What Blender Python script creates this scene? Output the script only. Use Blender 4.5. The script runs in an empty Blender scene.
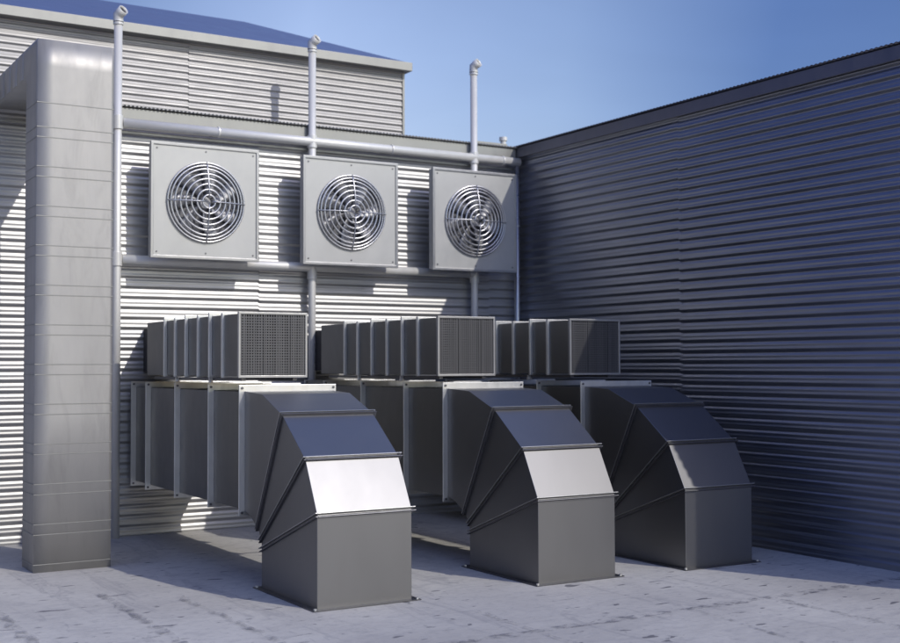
import bpy, bmesh, math, random
from mathutils import Vector, Matrix
random.seed(7)
R = math.radians
sc = bpy.context.scene
C = sc.collection

# ------------------------------------------------------------------ helpers
def new_mat(name):
    m = bpy.data.materials.new(name); m.use_nodes = True
    nt = m.node_tree; nt.nodes.clear()
    out = nt.nodes.new('ShaderNodeOutputMaterial'); b = nt.nodes.new('ShaderNodeBsdfPrincipled')
    nt.links.new(b.outputs[0], out.inputs[0])
    return m, nt, b

def noise(nt, scale, detail=4, rough=.55, stretch=(1, 1, 1), coord='Object', dist=0):
    tc = nt.nodes.new('ShaderNodeTexCoord'); mp = nt.nodes.new('ShaderNodeMapping')
    mp.inputs['Scale'].default_value = stretch
    nt.links.new(tc.outputs[coord], mp.inputs[0])
    n = nt.nodes.new('ShaderNodeTexNoise'); n.inputs['Scale'].default_value = scale
    n.inputs['Detail'].default_value = detail; n.inputs['Roughness'].default_value = rough
    n.inputs['Distortion'].default_value = dist
    nt.links.new(mp.outputs[0], n.inputs['Vector'])
    return n.outputs['Fac']

def ramp(nt, fac, stops):
    r = nt.nodes.new('ShaderNodeValToRGB')
    while len(r.color_ramp.elements) < len(stops): r.color_ramp.elements.new(.5)
    for e, (p, c) in zip(r.color_ramp.elements, stops):
        e.position = p; e.color = (c[0], c[1], c[2], 1) if not isinstance(c, (int, float)) else (c, c, c, 1)
    nt.links.new(fac, r.inputs[0]); return r.outputs[0]

def mix(nt, a, b, fac, mode='MIX'):
    n = nt.nodes.new('ShaderNodeMix'); n.data_type = 'RGBA'; n.blend_type = mode
    for s, v in ((6, a), (7, b)):
        if hasattr(v, 'links'): nt.links.new(v, n.inputs[s])
        else: n.inputs[s].default_value = (*v, 1)
    if hasattr(fac, 'links'): nt.links.new(fac, n.inputs[0])
    else: n.inputs[0].default_value = fac
    return n.outputs[2]

def metal(name, col, rough=.35, metallic=1.0, var=.08, stretch=(1, 1, .35), scale=3, bump=.05, rvar=.08, coord='Object', dirt=0, bscale=9):
    m, nt, b = new_mat(name)
    f = noise(nt, scale, 6, .6, stretch, coord, .4)
    lo = tuple(c * (1 - var) for c in col); hi = tuple(min(1, c * (1 + var)) for c in col)
    c = ramp(nt, f, [(.3, lo), (.7, hi)])
    if dirt:
        d = noise(nt, 5, 8, .65, (1.2, 1.2, .25), coord, .8)
        dm = ramp(nt, d, [(.52, 0), (.75, dirt)])
        c = mix(nt, c, tuple(x * .45 for x in col), dm)
    nt.links.new(c, b.inputs['Base Color'])
    f2 = noise(nt, scale * 4, 5, .6, stretch, coord)
    nt.links.new(ramp(nt, f2, [(.3, rough - rvar), (.7, rough + rvar)]), b.inputs['Roughness'])
    b.inputs['Metallic'].default_value = metallic
    if bump:
        bn = nt.nodes.new('ShaderNodeBump'); bn.inputs['Strength'].default_value = bump; bn.inputs['Distance'].default_value = .02
        nt.links.new(noise(nt, bscale, 3, .5, (1, 1, .5), coord), bn.inputs['Height'])
        nt.links.new(bn.outputs[0], b.inputs['Normal'])
    return m

M = {}
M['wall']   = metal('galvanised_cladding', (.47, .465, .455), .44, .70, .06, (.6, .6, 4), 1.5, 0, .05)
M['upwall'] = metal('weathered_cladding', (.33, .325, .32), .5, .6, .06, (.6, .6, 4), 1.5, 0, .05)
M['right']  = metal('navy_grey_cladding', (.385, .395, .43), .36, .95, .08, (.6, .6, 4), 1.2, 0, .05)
M['bowl']   = metal('fan_bowl', (.16, .16, .17), .5, .5, .1, scale=6, bump=0)
M['trim']   = metal('trim_metal', (.33, .33, .31), .45, .6, .05, scale=2, bump=.02)
M['darktrim'] = metal('dark_trim_metal', (.22, .22, .25), .40, .8, .08, scale=2, bump=.02)
M['roof']   = metal('blue_roof_sheet', (.24, .28, .42), .35, .8, .04, scale=1, bump=.0)
M['pipe']   = metal('pipe_metal', (.74, .73, .69), .42, .25, .05, scale=3, bump=.01)
M['panel']  = metal('fan_panel', (.50, .50, .475), .5, .4, .05, (1, 1, 1), 2, .02)
M['grille'] = metal('grille_wire', (.60, .60, .61), .32, .9, .03, scale=6, bump=0)
M['blade']  = metal('fan_blade', (.34, .34, .35), .5, .7, .1, scale=6, bump=0)
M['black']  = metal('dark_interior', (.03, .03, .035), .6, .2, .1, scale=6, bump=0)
M['duct']   = metal('duct_sheet', (.23, .23, .235), .43, 1, .03, (1, 1, .5), 1.6, .015, .012, bscale=2.5)
M['run']    = metal('duct_run_sheet', (.205, .205, .205), .42, 1, .06, (1, 1, .5), 1.6, .05, .05, bscale=2.5)
M['lip']    = metal('seam_lip_metal', (.42, .42, .415), .40, .85, .07, scale=8, bump=.02)
M['flange'] = metal('flange_metal', (.74, .74, .72), .38, .85, .07, scale=8, bump=.02)
M['big']    = metal('galvanised_duct', (.40, .39, .37), .52, .55, .07, (1, 1, .3), 2.5, .05, .06, dirt=.3)
M['mesh']   = metal('grille_mesh', (.115, .115, .12), .45, .7, .12, (8, 8, .2), 6, 0)
M['seam']   = metal('seam_metal', (.16, .16, .17), .42, .9, .08, scale=6, bump=0)

M['seam2'] = metal('duct_seam', (.30, .30, .285), .5, .6, .08, scale=6, bump=0)
def concrete():
    m, nt, b = new_mat('roof_concrete')
    f = noise(nt, .55, 8, .6, (1, 1, 1), 'Object', .5)
    c = ramp(nt, f, [(.28, (.39, .375, .35)), (.5, (.495, .48, .445)), (.75, (.61, .595, .545))])
    f2 = noise(nt, 3.5, 10, .7, (1, 2.2, 1), 'Object', .9)
    c = mix(nt, c, (.20, .20, .225), ramp(nt, f2, [(.52, 0), (.78, .5)]))
    f5 = noise(nt, 42, 6, .7, (1, 1, 1), 'Object', 0)
    c = mix(nt, c, (.52, .52, .55), ramp(nt, f5, [(.5, 0), (.75, .35)]))
    f7 = noise(nt, 11, 9, .75, (1, 1.3, 1), 'Object', .4)
    c = mix(nt, c, (.27, .27, .275), ramp(nt, f7, [(.5, 0), (.68, .45)]))
    # small dark flakes and worn scratches
    f3 = noise(nt, 6, 2, .5, (.8, 2.0, 1), 'Object', .5)
    c = mix(nt, c, (.085, .085, .10), ramp(nt, f3, [(.67, 0), (.70, .8)]))
    f4 = noise(nt, 15, 3, .6, (.7, 1.7, 1), 'Object', .3)
    c = mix(nt, c, (.11, .11, .125), ramp(nt, f4, [(.665, 0), (.71, .6)]))
    f6 = noise(nt, 1.6, 5, .6, (2.2, .35, 1), 'Object', 1.2)
    c = mix(nt, c, (.17, .17, .195), ramp(nt, f6, [(.58, 0), (.63, .28), (.66, .05), (.74, .25)]))
    nt.links.new(c, b.inputs['Base Color'])
    nt.links.new(ramp(nt, f2, [(.3, .62), (.7, .85)]), b.inputs['Roughness'])
    bn = nt.nodes.new('ShaderNodeBump'); bn.inputs['Strength'].default_value = .35; bn.inputs['Distance'].default_value = .012
    nt.links.new(f3, bn.inputs['Height'])
    bn2 = nt.nodes.new('ShaderNodeBump'); bn2.inputs['Strength'].default_value = .3; bn2.inputs['Distance'].default_value = .006
    nt.links.new(f5, bn2.inputs['Height']); nt.links.new(bn.outputs[0], bn2.inputs['Normal'])
    nt.links.new(bn2.outputs[0], b.inputs['Normal'])
    return m
M['ground'] = concrete()

def stain_mat():
    m, nt, b = new_mat('damp_joint')
    f = noise(nt, 6, 8, .7, (1, 1, 1), 'Object', .6)
    nt.links.new(ramp(nt, f, [(.3, (.14, .14, .155)), (.7, (.26, .26, .28))]), b.inputs['Base Color'])
    b.inputs['Roughness'].default_value = .8
    f2 = noise(nt, 11, 6, .7, (1, 1, 1), 'Object', .4)
    tr = nt.nodes.new('ShaderNodeBsdfTransparent'); mx = nt.nodes.new('ShaderNodeMixShader')
    nt.links.new(ramp(nt, f2, [(.46, 0), (.64, .62)]), mx.inputs[0])
    nt.links.new(tr.outputs[0], mx.inputs[1]); nt.links.new(b.outputs[0], mx.inputs[2])
    nt.links.new(mx.outputs[0], nt.nodes['Material Output'].inputs[0])
    return m
M['stain'] = stain_mat()

def link(name, bm, mat, parent=None, smooth=False, bevel=0, solid=0):
    bmesh.ops.recalc_face_normals(bm, faces=bm.faces)
    me = bpy.data.meshes.new(name); bm.to_mesh(me); bm.free()
    me.materials.append(mat)
    if smooth:
        for p in me.polygons: p.use_smooth = True
    o = bpy.data.objects.new(name, me); C.objects.link(o)
    if parent is not None: o.parent = parent
    if bevel:
        b = o.modifiers.new('bevel', 'BEVEL'); b.width = bevel; b.segments = 2; b.limit_method = 'ANGLE'; b.angle_limit = R(40)
    if solid:
        s = o.modifiers.new('solid', 'SOLIDIFY'); s.thickness = solid; s.offset = -1
    if smooth == 'auto': 
        for p in me.polygons: p.use_smooth = True
    return o

def tag(o, label=None, cat=None, group=None, kind=None):
    if label: o['label'] = label
    if cat: o['category'] = cat
    if group: o['group'] = group
    if kind: o['kind'] = kind
    return o

def empty(name, loc=(0, 0, 0)):
    o = bpy.data.objects.new(name, None); C.objects.link(o); o.location = loc; o.empty_display_size = .2
    return o

def NB(): return bmesh.new()

def box(bm, x0, x1, y0, y1, z0, z1):
    v = [bm.verts.new(p) for p in ((x0,y0,z0),(x1,y0,z0),(x1,y1,z0),(x0,y1,z0),(x0,y0,z1),(x1,y0,z1),(x1,y1,z1),(x0,y1,z1))]
    for f in ((0,3,2,1),(4,5,6,7),(0,1,5,4),(1,2,6,5),(2,3,7,6),(3,0,4,7)): bm.faces.new([v[i] for i in f])

def prism_x(bm, pts, x0, x1):
    """polygon in (y,z) extruded along x"""
    a = [bm.verts.new((x0, p[0], p[1])) for p in pts]; b = [bm.verts.new((x1, p[0], p[1])) for p in pts]
    bm.faces.new(a); bm.faces.new(b[::-1]); n = len(pts)
    for i in range(n): bm.faces.new((a[i], b[i], b[(i+1) % n], a[(i+1) % n]))

def tube(bm, pts, r, seg=16, cap=True, radii=None):
    pts = [Vector(p) for p in pts]; rings = []
    up = None
    for i, p in enumerate(pts):
        if i == 0: t = pts[1] - pts[0]
        elif i == len(pts) - 1: t = pts[-1] - pts[-2]
        else: t = (pts[i+1] - p).normalized() + (p - pts[i-1]).normalized()
        t.normalize()
        if up is None:
            up = t.orthogonal().normalized()
        up = (up - t * up.dot(t)).normalized()
        w = t.cross(up)
        rr = radii[i] if radii else r
        k = 1.0
        if 0 < i < len(pts) - 1:
            c = (pts[i+1] - p).normalized().dot(t); k = 1 / max(c, .3)
        rings.append([bm.verts.new(p + (up * math.cos(a) + w * math.sin(a)) * rr) for a in [2 * math.pi * j / seg for j in range(seg)]])
    for a, b in zip(rings, rings[1:]):
        for j in range(seg): bm.faces.new((a[j], a[(j+1) % seg], b[(j+1) % seg], b[j]))
    if cap: bm.faces.new(rings[0][::-1]); bm.faces.new(rings[-1])
    return rings

def ring_frame(bm, x0, x1, z0, z1, w, y0, y1):
    """rectangular frame lying in the xz plane, butted strips"""
    o = [(x0,z0),(x1,z0),(x1,z1),(x0,z1)]; i = [(x0+w,z0+w),(x1-w,z0+w),(x1-w,z1-w),(x0+w,z1-w)]
    V = {}
    for k, y in enumerate((y0, y1)):
        for n, L in (('o', o), ('i', i)):
            V[n, k] = [bm.verts.new((p[0], y, p[1])) for p in L]
    for j in range(4):
        q = (j + 1) % 4
        bm.faces.new((V['o',0][j], V['o',0][q], V['i',0][q], V['i',0][j]))
        bm.faces.new((V['o',1][j], V['o',1][q], V['i',1][q], V['i',1][j]))
        bm.faces.new((V['o',0][j], V['o',0][q], V['o',1][q], V['o',1][j]))
        bm.faces.new((V['i',0][j], V['i',0][q], V['i',1][q], V['i',1][j]))

def corrugated(bm, p0, p1, n, z0, z1, pitch, amp, joints=(), step=20, second=.62):
    """horizontal corrugations; p0->p1 in plan, n = outward normal, joints = distances along the wall"""
    p0 = Vector((*p0, 0)); p1 = Vector((*p1, 0)); n = Vector((*n, 0)); L = (p1 - p0).length; d = (p1 - p0) / L
    cuts = [0] + sorted(joints) + [L]
    for k in range(len(cuts) - 1):
        a, b = cuts[k], cuts[k+1]; off = .0035 if k % 2 else 0; ph = .012 if k % 2 else 0
        if k > 0: a -= .03 if off else 0
        if k < len(cuts) - 2: b += .03 if off else 0
        N = int((z1 - z0) / pitch * step); prev = None
        wob = [random.uniform(-.0012, .0012) for _ in range(5)]
        ns = max(1, int((b - a) / .6))
        for i in range(N + 1):
            z = z0 + (z1 - z0) * i / N
            row = []
            for s in range(ns + 1):
                t = a + (b - a) * s / ns
                w = .0014 * math.sin(t * 2.1 + z * 1.3 + k) + .0010 * math.sin(t * 5.3 + z * 3.1)
                q = 2 * math.pi * (z + ph) / pitch + .05 * math.sin(t * 1.7)
                h = amp * (math.sin(q) + second * math.sin(2 * q + .6)) + off + w
                row.append(bm.verts.new(p0 + d * t + n * h + Vector((0, 0, z))))
            if prev:
                for s in range(ns): bm.faces.new((prev[s], prev[s+1], row[s+1], row[s]))
            prev = row

def corr_roof_edge(bm, x0, x1, y0, y1, z0, z1, pitch, amp, axis='x', step=8):
    """sheet whose corrugation runs up the slope; wave seen along the eave"""
    L = x1 - x0; N = int(L / pitch * step); prev = None
    for i in range(N + 1):
        t = x0 + L * i / N; h = amp * math.sin(2 * math.pi * t / pitch)
        if axis == 'x': row = [(t, y0, z0 + h), (t, y1, z1 + h)]
        else: row = [(y0, t, z0 + h), (y1, t, z1 + h)]
        row = [bm.verts.new(p) for p in row]
        if prev: bm.faces.new((prev[0], prev[1], row[1], row[0]))
        prev = row

def bolt(bm, c, axis, r=.009, h=.007):
    c = Vector(c); a = Vector(axis).normalized()
    tube(bm, [c, c + a * h], r, 6)

def copy_tree(o, parent=None):
    c = o.copy(); C.objects.link(c)
    if parent is not None: c.parent = parent
    for ch in list(o.children): copy_tree(ch, c)
    return c

# ------------------------------------------------------------------ dimensions
WY = 12.21; WX = 8.35; EAVE = 4.32

# ------------------------------------------------------------------ ground
bm = NB(); s = 400
vs = [bm.verts.new(p) for p in ((-s, -s, 0), (s, -s, 0), (s, s, 0), (-s, s, 0))]; bm.faces.new(vs)
tag(link('ground', bm, M['ground']), kind='structure')

def strip(pts, w, z):
    bm = NB(); prev = None
    for i, p in enumerate(pts):
        a = Vector(pts[max(0, i-1)]); b = Vector(pts[min(len(pts)-1, i+1)]); t = (b - a).normalized()
        nrm = Vector((-t.y, t.x)); ww = w * random.uniform(.6, 1.4)
        row = [bm.verts.new((p[0] + nrm.x * ww, p[1] + nrm.y * ww, z)), bm.verts.new((p[0] - nrm.x * ww, p[1] - nrm.y * ww, z))]
        if prev: bm.faces.new((prev[0], prev[1], row[1], row[0]))
        prev = row
    return bm
def line(a, b, n=30, j=.015):
    return [(a[0] + (b[0]-a[0])*i/n + random.uniform(-j, j), a[1] + (b[1]-a[1])*i/n + random.uniform(-j, j)) for i in range(n+1)]
for k, (p, q, wd) in enumerate((((3.2, 6.44), (8.3, 6.5), .045), ((6.62, 6.40), (6.56, 2.5), .040), ((5.87, 6.40), (5.60, 4.4), .018),
                     ((2.52, 9.2), (2.47, 3.5), .035), ((2.985, 8.8), (3.08, 4.5), .028), ((1.72, 9.0), (1.76, 3.5), .04), ((4.55, 7.2), (4.5, 4.4), .014))):
    tag(link('pavement_joint', strip(line(p, q, int(14 * math.dist(p, q)), .012), wd, .003 + .0015 * k), M['stain']), kind='structure')

# ------------------------------------------------------------------ low building with the fans
low = empty('low_building', (3, WY, 0))
tag(low, 'low corrugated metal building that the three fan boxes hang on', 'building')
def part(name, bm, mat, root, **k):
    o = link(name, bm, mat, None, **k); o.parent = root
    o.matrix_parent_inverse = Matrix.Translation(root.location).inverted() @ Matrix.Identity(4)
    if root.parent is not None: o.matrix_parent_inverse = Matrix.Identity(4)
    return o
bm = NB(); corrugated(bm, (-9, WY), (WX - .015, WY), (0, -1), .0, 4.2, .104, .0052, joints=(2.5, 5.35, 8.2, 11.1, 14.04, 16.9))
part('wall', bm, M['wall'], low, smooth=True)
bm = NB(); box(bm, -9, 8.33, WY + .03, WY + .37, 0, 4.25); box(bm, 7.03, 8.33, WY + .372, 15.4, 0, 4.25)
part('wall_frame', bm, M['trim'], low)
bm = NB(); box(bm, -9, 8.29, WY - .055, WY - .03, 4.165, 4.295)
part('fascia', bm, M['trim'], low, bevel=.004)
bm = NB(); box(bm, -9, 8.26, WY - .052, WY - .022, 4.035, 4.062)
part('fascia', bm, M['trim'], low, bevel=.004)
bm = NB(); corr_roof_edge(bm, -9, 8.32, WY - .085, WY + .385, 4.315, 4.335, .042, .008)
corr_roof_edge(bm, 7.03, 8.32, WY + .385, 15.4, 4.335, 4.40, .042, .008)
part('roof', bm, M['trim'], low, smooth=True, solid=.004)
bm = NB(); tube(bm, [(8.34, 12.50, 4.33), (8.34, 12.50, 4.47)], .035, 12); tube(bm, [(8.34, 12.50, 4.455), (8.34, 12.50, 4.50)], .05, 12)
part('vent_stub', bm, M['pipe'], low, smooth=False)
bm = NB(); prism_x(bm, [(12.40, 4.35), (12.44, 4.35), (12.44, 4.40), (12.40, 4.40)], 7.9, 8.33)
part('ridge_flashing', bm, M['trim'], low)

# ------------------------------------------------------------------ taller building behind
up = empty('tall_building', (3, 12.7, 0))
tag(up, 'taller corrugated building with a blue hipped roof rising behind the fan wall', 'building')
UY = 12.62
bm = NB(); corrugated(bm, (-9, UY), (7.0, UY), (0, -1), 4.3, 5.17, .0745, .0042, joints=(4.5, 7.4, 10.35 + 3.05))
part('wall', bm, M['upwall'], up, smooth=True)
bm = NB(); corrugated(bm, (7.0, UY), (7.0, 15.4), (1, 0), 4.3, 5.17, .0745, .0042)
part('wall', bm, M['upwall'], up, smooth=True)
bm = NB(); box(bm, -9, 6.98, UY + .03, 15.4, 0, 5.17)
part('wall_frame', bm, M['trim'], up)
bm = NB(); box(bm, 6.985, 7.012, UY - .015, UY + .01, 4.3, 5.17)
part('corner_trim', bm, M['trim'], up)
bm = NB()
box(bm, -9, 7.06, UY - .12, UY - .09, 5.165, 5.265)
box(bm, 7.03, 7.06, UY - .088, 15.5, 5.165, 5.265)
box(bm, -9, 7.028, UY - .088, UY + .0, 5.168, 5.18)
part('fascia', bm, M['trim'], up, bevel=.004)
bm = NB()
e = 5.26; x1 = 7.05; y0 = UY - .11; y1 = 15.51; ry = (y0 + y1) / 2; rx = x1 - (ry - y0); rz = 5.905
P = [bm.verts.new(p) for p in ((-9, y0, e), (x1, y0, e), (x1, y1, e), (-9, y1, e), (-9, ry, rz), (rx, ry, rz))]
for f in ((0, 1, 5, 4), (1, 2, 5), (2, 3, 4, 5), (3, 0, 4), (0, 3, 2, 1)): bm.faces.new([P[i] for i in f])
part('roof', bm, M['roof'], up)

# ------------------------------------------------------------------ right building
rb = empty('side_building', (10, 8, 0))
tag(rb, 'dark navy corrugated building closing the yard along the right edge', 'building')
YE = 4.66
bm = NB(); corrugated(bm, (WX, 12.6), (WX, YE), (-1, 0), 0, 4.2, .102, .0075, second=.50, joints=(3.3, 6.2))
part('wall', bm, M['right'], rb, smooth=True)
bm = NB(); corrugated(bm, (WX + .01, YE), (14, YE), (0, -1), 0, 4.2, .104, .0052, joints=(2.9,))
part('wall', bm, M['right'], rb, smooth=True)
bm = NB(); box(bm, WX + .03, 14, YE + .03, 16, 0, 4.24)
part('wall_frame', bm, M['darktrim'], rb)
bm = NB(); box(bm, WX - .05, WX - .02, YE - .05, 12.6, 4.19, 4.31); box(bm, WX - .018, 14, YE - .05, YE - .022, 4.19, 4.31)
part('fascia', bm, M['darktrim'], rb, bevel=.004)
bm = NB(); corr_roof_edge(bm, YE - .07, 15.9, WX - .075, 14, 4.325, 4.5, .05, .004, axis='y')
part('roof', bm, M['darktrim'], rb, smooth=True, solid=.004)

# ------------------------------------------------------------------ pipework on the wall
PY = 12.10
def pipe_cap(bm, x, z, r):
    d = Vector((.40, -.72, .50)).normalized(); p0 = Vector((x, PY, z))
    a = [p0, p0 + Vector((0, 0, .07)), p0 + Vector((0, 0, .07)) + d * .035, p0 + Vector((0, 0, .07)) + d * .085]
    rings = tube(bm, a, r + .008, 20, cap=False)
    # turned-in lip and hollow throat
    last = rings[-1]; c = a[-1]
    inn = [bm.verts.new(c + (v.co - c) * .88) for v in last]
    dee = [bm.verts.new(c + (v.co - c) * .86 - d * .03) for v in last]
    n = len(last)
    for j in range(n):
        bm.faces.new((last[j], last[(j+1) % n], inn[(j+1) % n], inn[j])); bm.faces.new((inn[j], inn[(j+1) % n], dee[(j+1) % n], dee[j]))
    return c - d * .024, d
def vent_pipe(x, zb, label, tees):
    t = empty('vent_pipe', (x, PY, zb)); tag(t, label, 'pipe', 'vent pipes standing up against the fan wall')
    bm = NB(); tube(bm, [(x, PY, zb), (x, PY, 5.14)], .041, 20)
    part('pipe', bm, M['pipe'], t, smooth=True)
    bm = NB(); c, d = pipe_cap(bm, x, 5.14, .043)
    o = part('cap', bm, M['pipe'], t, smooth=True)
    bm = NB(); tube(bm, [c, c + d * .004], .044, 16)
    part('throat_shade_disc', bm, M['black'], t)  # solid near-black disc, its colour stands in for shade inside the pipe mouth
    for z in [5.12] + tees:
        bm = NB(); h = .012 if z == 5.12 else .07
        tube(bm, [(x, PY, z - h), (x, PY, z + h)], .050 if h < .02 else .052, 20)
        part('collar', bm, M['pipe'], t, smooth=False, bevel=.004)
    return t
vent_pipe(3.459, 0, 'tallest looking vent pipe beside the big square duct, reaching down to the ground', [4.128, 2.76])
vent_pipe(5.58, 0, 'vent pipe rising behind the middle fan box past the blue roof', [4.128, 2.70])
vent_pipe(7.66, 0, 'vent pipe rising behind the right fan box against open sky', [4.128])

g = empty('gutter_pipe', (3.5, PY, 4.128)); tag(g, 'round horizontal gutter pipe running under the eave above the fan boxes', 'gutter')
bm = NB(); tube(bm, [(3.51, PY - .004, 4.128), (8.30, PY - .004, 4.128)], .049, 20); part('pipe', bm, M['pipe'], g, smooth=True)
for x in (4.5, 6.55, 8.05):
    bm = NB(); tube(bm, [(x, PY - .004, 4.128), (x + .014, PY - .004, 4.128)], .058, 20); part('collar', bm, M['pipe'], g)
g = empty('cross_pipe', (3.5, PY, 2.76)); tag(g, 'horizontal grey pipe linking the uprights just below the fan boxes', 'pipe')
bm = NB(); tube(bm, [(3.51, PY + .004, 2.76), (7.60, PY + .004, 2.76)], .049, 20); part('pipe', bm, M['pipe'], g, smooth=True)
bm = NB(); tube(bm, [(7.58, PY + .004, 2.76), (7.66, PY + .004, 2.76)], .054, 20); tube(bm, [(7.66, PY + .003, 2.66), (7.66, PY + .003, 2.815)], .054, 20); part('elbow', bm, M['pipe'], g, smooth=False)
g = empty('downpipe', (8.27, PY, 0)); tag(g, 'bright slim downpipe in the corner between the two corrugated walls', 'downpipe')
bm = NB(); tube(bm, [(8.265, PY, .02), (8.265, PY, 4.08)], .034, 20); part('pipe', bm, M['grille'], g, smooth=True)
for z in (3.35, 1.3):
    bm = NB(); tube(bm, [(8.265, PY, z), (8.265, PY, z + .012)], .037, 20); part('collar', bm, M['pipe'], g)

# ------------------------------------------------------------------ fan boxes
FY = 11.875
def fan_box():
    W = 1.118; H = 1.135; cx = W/2; cz = H/2; r = .407; t = empty('fan_box')
    # face plate with a round hole (local origin: lower left corner of the face)
    bm = NB(); N = 96
    def sq(a):
        c, s_ = math.cos(a), math.sin(a); k = min(cx / abs(c) if abs(c) > 1e-6 else 9, cz / abs(s_) if abs(s_) > 1e-6 else 9)
        return (cx + c * k, cz + s_ * k)
    ang = [2 * math.pi * i / N for i in range(N)]
    for q in (1, -1):
        for w in (1, -1): pass
    corner = [math.atan2(cz * b, cx * a) % (2 * math.pi) for a, b in ((1, 1), (-1, 1), (-1, -1), (1, -1))]
    for c in corner:
        k = min(range(N), key=lambda i: abs(ang[i] - c)); ang[k] = c
    out = [bm.verts.new((sq(a)[0], 0, sq(a)[1])) for a in ang]
    inn = [bm.verts.new((cx + r * math.cos(a), 0, cz + r * math.sin(a))) for a in ang]
    dep = [bm.verts.new((cx + r * math.cos(a), .095, cz + r * math.sin(a))) for a in ang]
    bk = [bm.verts.new((sq(a)[0], .10, sq(a)[1])) for a in ang]
    for i in range(N):
        j = (i + 1) % N
        bm.faces.new((out[i], out[j], inn[j], inn[i])); bm.faces.new((inn[i], inn[j], dep[j], dep[i])); bm.faces.new((out[i], out[j], bk[j], bk[i]))
        
    bm.faces.new(bk[::-1])
    link('housing', bm, M['panel'], t)
    bm = NB(); ring_frame(bm, -.014, W + .014, -.014, H + .014, .030, -.012, .02)
    link('rim', bm, M['lip'], t, bevel=.004)
    bm = NB(); tube(bm, [(cx, .088, cz), (cx, .092, cz)], r - .002, 64); link('back_plate', bm, M['bowl'], t)
    # domed grille of concentric wires
    g = empty('grille'); g.parent = t
    bm = NB(); radii = [.402, .372, .335, .285, .232, .178, .122, .066]
    def dome(q): return -.012 - .085 * (1 - (q / .41) ** 2)
    for q in radii:
        K = 72; pts = [(cx + q * math.cos(2*math.pi*i/K), dome(q), cz + q * math.sin(2*math.pi*i/K)) for i in range(K)]
        wr = .0105; rings = []
        for i in range(K):
            a = 2*math.pi*i/K; c = Vector(pts[i]); rad = Vector((math.cos(a), 0, math.sin(a))); yy = Vector((0, 1, 0))
            rings.append([bm.verts.new(c + rad * wr * math.cos(b) + yy * wr * math.sin(b)) for b in [2*math.pi*k/8 for k in range(8)]])
        for i in range(K):
            A, B = rings[i], rings[(i+1) % K]
            for k in range(8): bm.faces.new((A[k], A[(k+1) % 8], B[(k+1) % 8], B[k]))
    w_ = link('wire_rings', bm, M['grille'], t, smooth=True)
    for k in range(4):
        a = k * math.pi / 2 + .0; bm = NB()
        pts = [(cx + q * math.cos(a), dome(q) - .014, cz + q * math.sin(a)) for q in (.41, .35, .28, .2, .12, .03)]
        tube(bm, pts, .006, 8); link('spoke', bm, M['grille'], t, smooth=True)
    bpy.data.objects.remove(g)
    # fan behind
    hub = NB(); tube(hub, [(cx, .015, cz), (cx, .075, cz)], .075, 24, radii=[.06, .078]); h = link('hub', hub, M['blade'], t, bevel=.006)
    for k in range(7):
        bm = NB(); a0 = 2*math.pi*k/7 + .3; rows = []
        for i in range(7):
            q = .07 + .31 * i / 6; sw = .25 * (i/6)
            row = []
            for j in range(5):
                u = j/4; a = a0 + sw + (u - .5) * (.62 - .12 * i/6)
                row.append(bm.verts.new((cx + q*math.cos(a), .052 + .028 * (u - .5) * 2 * (1 - .4 * i/6) - .01*math.sin(u*math.pi), cz + q*math.sin(a))))
            rows.append(row)
        for A, B in zip(rows, rows[1:]):
            for j in range(4): bm.faces.new((A[j], A[j+1], B[j+1], B[j]))
        link('blade', bm, M['blade'], t, smooth=True, solid=.003)
    for (bx, bz) in ((.05, .05), (W - .05, .05), (.05, H - .05), (W - .05, H - .05), (W/2, .05), (W/2, H - .05)):
        bm = NB(); bolt(bm, (bx, 0, bz), (0, -1, 0), .009, .005); link('screw', bm, M['seam'], t)
    # stand-off brackets to the wall
    for (bx, bz) in ((.34, .10), (W - .38, .10), (.34, H - .14), (W - .38, H - .14)):
        bm = NB(); box(bm, bx, bx + .04, .101, .33, bz, bz + .04); link('bracket', bm, M['flange'], t)
    return t
fan = fan_box()
G = 'fan boxes in a row on the corrugated wall'
labs = ['square fan box on the wall nearest the tall square duct', 'middle fan box of the row, above the gap between two ducts, blue roof end over it', 'fan box nearest the corner downpipe, last in the row']
labs[1] = 'middle one of the three square fan boxes, with one box on either side'
for i, x in enumerate((3.738, 5.383, 6.975)):
    o = fan if i == 0 else copy_tree(fan)
    o.location = (x, FY, 2.785); tag(o, labs[i], 'fan', G)
    if i: 
        for ch in o.children:
            if ch.name.startswith('blade'):
                c_ = Matrix.Translation((.559, 0, .5675)); ch.matrix_local = c_ @ Matrix.Rotation(.31 * i + .05, 4, 'Y') @ c_.inverted()

# ------------------------------------------------------------------ tall square duct at the left
bd = empty('square_duct', (2.63, 10.64, 0))
tag(bd, 'tall galvanised square duct with paired seams bending back to the wall at its top', 'duct')
X0, X1 = 2.31, 2.945; Y0, Y1 = 10.43, 10.85
def rsect(x0, x1, a0, a1):
    # folded corners, with support points a little way in
    return [(x1, a0), (x1, a0 + .05), (x1, a1), (x0, a1), (x0, a0 + .05), (x0, a0), (x0 + .13, a0), (x1 - .025, a0)]
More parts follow.
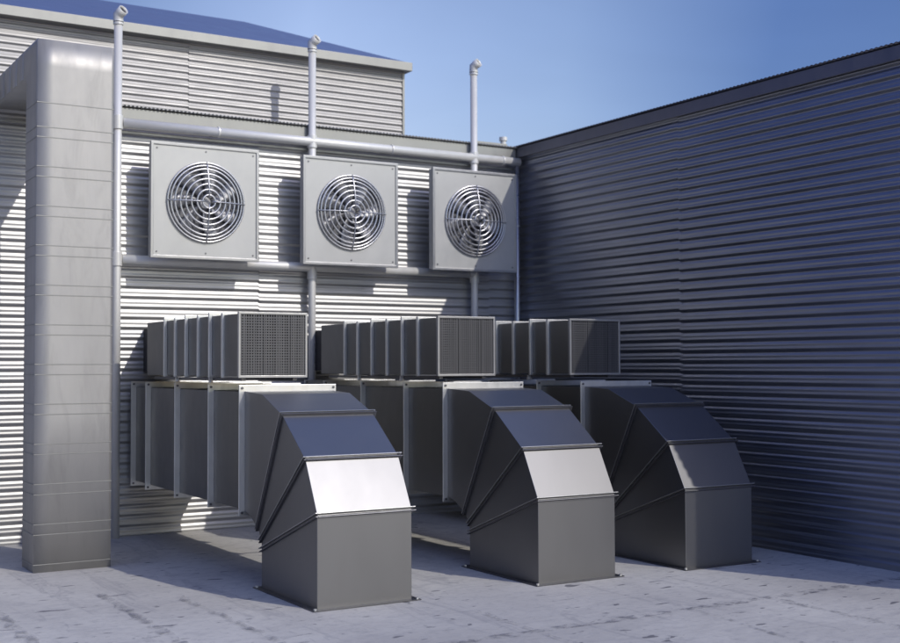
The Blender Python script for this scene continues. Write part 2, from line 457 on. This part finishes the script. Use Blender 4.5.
# path of section: a = outer side (towards camera / up)
bm = NB(); rr = .014; rings = []
def add_ring(fn): rings.append([bm.verts.new(fn(p)) for p in rsect(X0, X1, 0, .42)])
for z in (0, 1.3, 2.6, 3.9): add_ring(lambda p, z=z: (p[0], Y0 + p[1], z))
TOP = 4.432
add_ring(lambda p: (p[0], Y0 + p[1], 4.21 - p[1] * .14))
add_ring(lambda p: (p[0], Y0 + p[1], TOP - p[1] * .27/.42))
for y in (11.0, 11.6, 12.19): add_ring(lambda p, y=y: (p[0], y, TOP - p[1]*.27/.42))
for A, B in zip(rings, rings[1:]):
    n = len(A)
    for j in range(n): bm.faces.new((A[j], A[(j+1) % n], B[(j+1) % n], B[j]))
bm.faces.new(rings[0]); bm.faces.new(rings[-1])
part('duct_body', bm, M['big'], bd, smooth=True)
zs = [.065 + .33*n for n in range(12)] + [-.02 + .33*n for n in range(1, 12)] + [3.90]
for z in sorted(zs):
    bm = NB(); pts = rsect(X0 - .003, X1 + .003, 0, .426); lo = [bm.verts.new((p[0], Y0 - .003 + p[1], z - .0035)) for p in pts]; hi = [bm.verts.new((p[0], Y0 - .003 + p[1], z + .0035)) for p in pts]
    n = len(pts); bm.faces.new(lo); bm.faces.new(hi)
    for j in range(n): bm.faces.new((lo[j], lo[(j+1) % n], hi[(j+1) % n], hi[j]))
    part('seam', bm, M['seam2'], bd)
# raised vertical bars added along the horizontal run to suggest its nested stripes
y = 10.97
while y < 12.15:
    bm = NB()
    prism = [(y, 4.16), (y + .03, 4.16), (y + .03, 4.475), (y, 4.475)]
    box(bm, X0 - .008, X0 + .01, y, y + .13, 4.185, 4.415); y += .27
    part('rib', bm, M['big'], bd, bevel=.007)

# ------------------------------------------------------------------ upper grille ducts
def upper_duct():
    t = empty('grille_duct')     # local x 0..w, y 0 at front, z 0 bottom
    w, h = .585, .515
    bm = NB(); box(bm, .01, w, .03, 2.40, .008, h - .006)
    link('duct_body', bm, M['run'], t, bevel=.003)
    bm = NB(); box(bm, .16, w - .05, 2.402, 3.0, .04, h - .05); link('wall_sleeve', bm, M['black'], t)
    for k, y in enumerate((.34, .62, .925, 1.22, 1.53, 1.80)):
        bm = NB(); e_ = .018 if k % 2 == 0 else .030; th = .034 if k % 2 == 0 else .022
        ring_frame(bm, .01 - e_, w + e_, -.006, h + e_ - .006, .03, y, y + th)
        link('flange', bm, M['flange'], t, bevel=.003)
    bm = NB(); ring_frame(bm, 0, w + .012, -.004, h + .008, .018, 0, .03); link('grille_frame', bm, M['lip'], t, bevel=.002)
    bm = NB(); x = .02
    while x < w - .01: box(bm, x, x + random.choice((.010, .011, .012, .015)), .008, .012, .014, h - .012); x += .0215
    z = .022
    while z < h - .02: box(bm, .018, w - .006, .0065, .0115, z, z + .011); z += .0215
    for xx in (.215, .45): box(bm, xx, xx + .012, .003, .0062, .014, h - .012)
    link('grille_mesh', bm, M['mesh'], t)
    bm = NB(); box(bm, .018, w - .006, .026, .029, .014, h - .012); link('dark_backing', bm, M['black'], t)  # near-black sheet, paints in the shade of the duct interior behind the mesh
    for xx in (.05, w - .09):
        bm = NB(); box(bm, xx, xx + .035, .06, 2.3, -.03, -.008); link('support_rail', bm, M['seam'], t)
    for y in (.70, 1.56):
        bm = NB(); box(bm, .015, .045, y, y + .02, -.055, -.008); tube(bm, [(.03, y-.02, -.04), (.03, y + .04, -.04)], .010, 8)
        link('clamp', bm, M['flange'], t)
    return t
ud = upper_duct()
G = 'grille fronted box ducts lying on top of the elbow ducts'
for i, (x, lab) in enumerate(((3.605, 'box duct with grille front lying above the nearest elbow duct'), (5.445, 'box duct with grille front lying above the middle elbow duct'), (6.875, 'box duct with grille front lying above the elbow duct nearest the dark side wall'))):
    o = ud if i == 0 else copy_tree(ud)
    o.location = (x, 9.2, 1.605); tag(o, lab, 'duct', G)

# ------------------------------------------------------------------ lower elbow ducts
def elbow_duct():
    t = empty('elbow_duct')      # local x 0..w (0 = left side), y = world y, z = world z
    w = .752
    O = [(9.17, 1.497), (8.80, 1.478), (8.41, 1.333), (8.0, 1.03), (7.80, .655), (7.80, .0)]
    I = [(9.17, .555), (9.05, .535), (8.875, .451), (8.805, .367), (8.795, .296), (8.795, .0)]
    bm = NB()
    def vs(L, x): return [bm.verts.new((x, p[0], p[1])) for p in L]
    Lo, Li, Ro, Ri = vs(O, 0), vs(I, 0), vs(O, w), vs(I, w)
    for k in range(5):
        bm.faces.new((Lo[k], Lo[k+1], Li[k+1], Li[k])); bm.faces.new((Ro[k], Ro[k+1], Ri[k+1], Ri[k]))
        bm.faces.new((Lo[k], Lo[k+1], Ro[k+1], Ro[k])); bm.faces.new((Li[k], Li[k+1], Ri[k+1], Ri[k]))
    bm.faces.new((Lo[0], Li[0], Ri[0], Ro[0])); bm.faces.new((Lo[5], Li[5], Ri[5], Ro[5]))
    link('elbow', bm, M['duct'], t, bevel=.003)
    # standing seams at the mitres
    for k in (2, 3, 4):
        o = Vector(O[k]); i_ = Vector(I[k]); d = (i_ - o).normalized(); n = Vector((-d.y, d.x))
        for s_ in (-1, 1):
            bm = NB(); th = .007; off = n * s_ * .013
            ext = .020
            a0, b0 = o - d * ext + off, i_ + d * ext + off; a1, b1 = o + d * .005 + off, i_ - d * .005 + off
            # ring made of four bars round the duct
            def bar(x0, x1, p, q):
                c = [p - n*th/2, q - n*th/2, q + n*th/2, p + n*th/2]
                prism_x(bm, [(v.x, v.y) for v in c], x0, x1)
            bar(-.020, -.0005, a0, b0); bar(w + .0005, w + .026, a0, b0)
            bar(-.0003, w + .0003, a0, a1); bar(-.0003, w + .0003, b1, b0)
            link('seam', bm, M['lip'] if s_ == 1 else M['seam'], t, bevel=.0015)
    # horizontal run
    bm = NB(); box(bm, 0.004, w - .004, 9.172, 12.19, .56, 1.49); link('duct_body', bm, M['run'], t, bevel=.003)
    for y in (9.15, 9.85, 10.71, 11.56, 12.03):
        bm = NB(); ring_frame(bm, -.047, w + .047, .515, 1.545, .052, y, y + .012)
        # return leg of the angle iron
        ring_frame(bm, -.004, w + .004, .548, 1.502, .008, y + .0125, y + .05)
        f = link('flange', bm, M['flange'], t, bevel=.002)
        for xx in (-.022, w + .022):
            for zz in (.54, 1.52):
                b = NB(); bolt(b, (xx, y, zz), (0, -1, 0), .011, .008); link('bolt', b, M['seam'], f)
    bm = NB(); rf = [(-.05, 7.745), (w + .05, 7.745), (w + .05, 8.85), (-.05, 8.85)]
    inn = [(0.001, 7.80), (w - .001, 7.80), (w - .001, 8.795), (0.001, 8.795)]
    for a, b2 in ((.002, .008),):
        A = [[bm.verts.new((p[0], p[1], z)) for p in L] for z in (a, b2) for L in (rf, inn)]
        for j in range(4):
            q = (j+1) % 4
            bm.faces.new((A[0][j], A[0][q], A[1][q], A[1][j])); bm.faces.new((A[2][j], A[2][q], A[3][q], A[3][j])); bm.faces.new((A[0][j], A[0][q], A[2][q], A[2][j])); bm.faces.new((A[1][j], A[1][q], A[3][q], A[3][j]))
    f = link('base_flange', bm, M['seam'], t)
    for xx in (-.028, w + .028):
        for yy in (7.77, 8.82):
            b = NB(); bolt(b, (xx, yy, .008), (0, 0, 1), .012, .012); link('bolt', b, M['flange'], f)
    return t
ed = elbow_duct()
G = 'segmented elbow ducts coming out of the wall and turning down to the ground'
for i, (x, dy, lab) in enumerate(((3.638, 0, 'large grey elbow duct nearest the tall square duct, standing clear in front'),
                          (5.502, -.015, 'middle elbow duct, with one elbow duct on either side'),
                          (6.950, -.075, 'shaded elbow duct closest to the dark corrugated side wall'))):
    o = ed if i == 0 else copy_tree(ed)
    o.location = (x, dy, 0); tag(o, lab, 'duct', G)

# ------------------------------------------------------------------ camera
yaw, pitch, roll, F = .54428, .035336, -.00312, 1225.9
f = Vector((math.sin(yaw)*math.cos(pitch), math.cos(yaw)*math.cos(pitch), math.sin(pitch)))
r = Vector((math.cos(yaw), -math.sin(yaw), 0)); u = r.cross(f)
r2 = r*math.cos(roll) + u*math.sin(roll); u2 = -r*math.sin(roll) + u*math.cos(roll)
cam = bpy.data.cameras.new('camera'); co = bpy.data.objects.new('camera', cam); C.objects.link(co)
mw = Matrix(((r2.x, u2.x, -f.x, 0), (r2.y, u2.y, -f.y, 0), (r2.z, u2.z, -f.z, 1.7), (0, 0, 0, 1)))
co.matrix_world = mw
cam.sensor_width = 36; cam.lens = F * 36 / 900; cam.clip_end = 2000; cam.clip_start = .05
cam.dof.use_dof = True; cam.dof.focus_distance = 9.6; cam.dof.aperture_fstop = 1.6
sc.camera = co

# ------------------------------------------------------------------ light
to_sun = Vector((.42, -1, .84)).normalized()
sun = bpy.data.lights.new('sun', 'SUN'); so = bpy.data.objects.new('sun', sun); C.objects.link(so)
sun.energy = 2.1; sun.angle = R(.53); sun.color = (1, .955, .88)
so.rotation_euler = (-to_sun).to_track_quat('-Z', 'Y').to_euler(); so.location = (0, 0, 20)
w = bpy.data.worlds.new('World'); sc.world = w; w.use_nodes = True
nt = w.node_tree; nt.nodes.clear()
out = nt.nodes.new('ShaderNodeOutputWorld'); bg = nt.nodes.new('ShaderNodeBackground'); sky = nt.nodes.new('ShaderNodeTexSky')
sky.sky_type = 'NISHITA'; sky.sun_disc = False
sky.sun_elevation = math.asin(to_sun.z); sky.sun_rotation = math.atan2(to_sun.x, to_sun.y)
sky.altitude = 100; sky.air_density = 1.3; sky.dust_density = 1.0; sky.ozone_density = 2.0
bg.inputs[1].default_value = .15
tc = nt.nodes.new('ShaderNodeTexCoord'); sx = nt.nodes.new('ShaderNodeSeparateXYZ'); nt.links.new(tc.outputs['Generated'], sx.inputs[0])
# the sky is milky above the fan wall and deepens to a clearer blue towards the right
tint = ramp(nt, sx.outputs['X'], [(-.0, (.17, .19, .30)), (.26, (.6, .58, .74)), (.40, (1.05, .93, 1.05)), (.58, (.80, .77, .94)), (.70, (.38, .45, .72))])
cl = noise(nt, 1.6, 5, .55, (1, 1, 2.5), 'Generated', .6)
tint = mix(nt, tint, ramp(nt, cl, [(.3, .90), (.75, 1.12)]), 1.0, 'MULTIPLY')
tint = mix(nt, (1.02, 1.0, .99), tint, ramp(nt, sx.outputs['Y'], [(.2, 0), (.6, 1)]))
tint = mix(nt, tint, (1.18, 1.13, 1.48), ramp(nt, sx.outputs['Z'], [(.40, 0), (.80, 1)]))
mr = nt.nodes.new('ShaderNodeMapRange'); mr.inputs[1].default_value = -1; nt.links.new(sx.outputs['X'], mr.inputs[0])
tint = mix(nt, tint, ramp(nt, mr.outputs[0], [(.22, (.42, .44, .70)), (.48, (1, 1, 1))]), 1.0, 'MULTIPLY')
nt.links.new(mix(nt, sky.outputs[0], tint, 1.0, 'MULTIPLY'), bg.inputs[0]); nt.links.new(bg.outputs[0], out.inputs[0])
sc.view_settings.view_transform = 'Standard'; sc.view_settings.look = 'None'; sc.view_settings.exposure = 0; sc.view_settings.gamma = 1
sc.view_settings.use_curve_mapping = False
sc.render.engine = 'CYCLES'
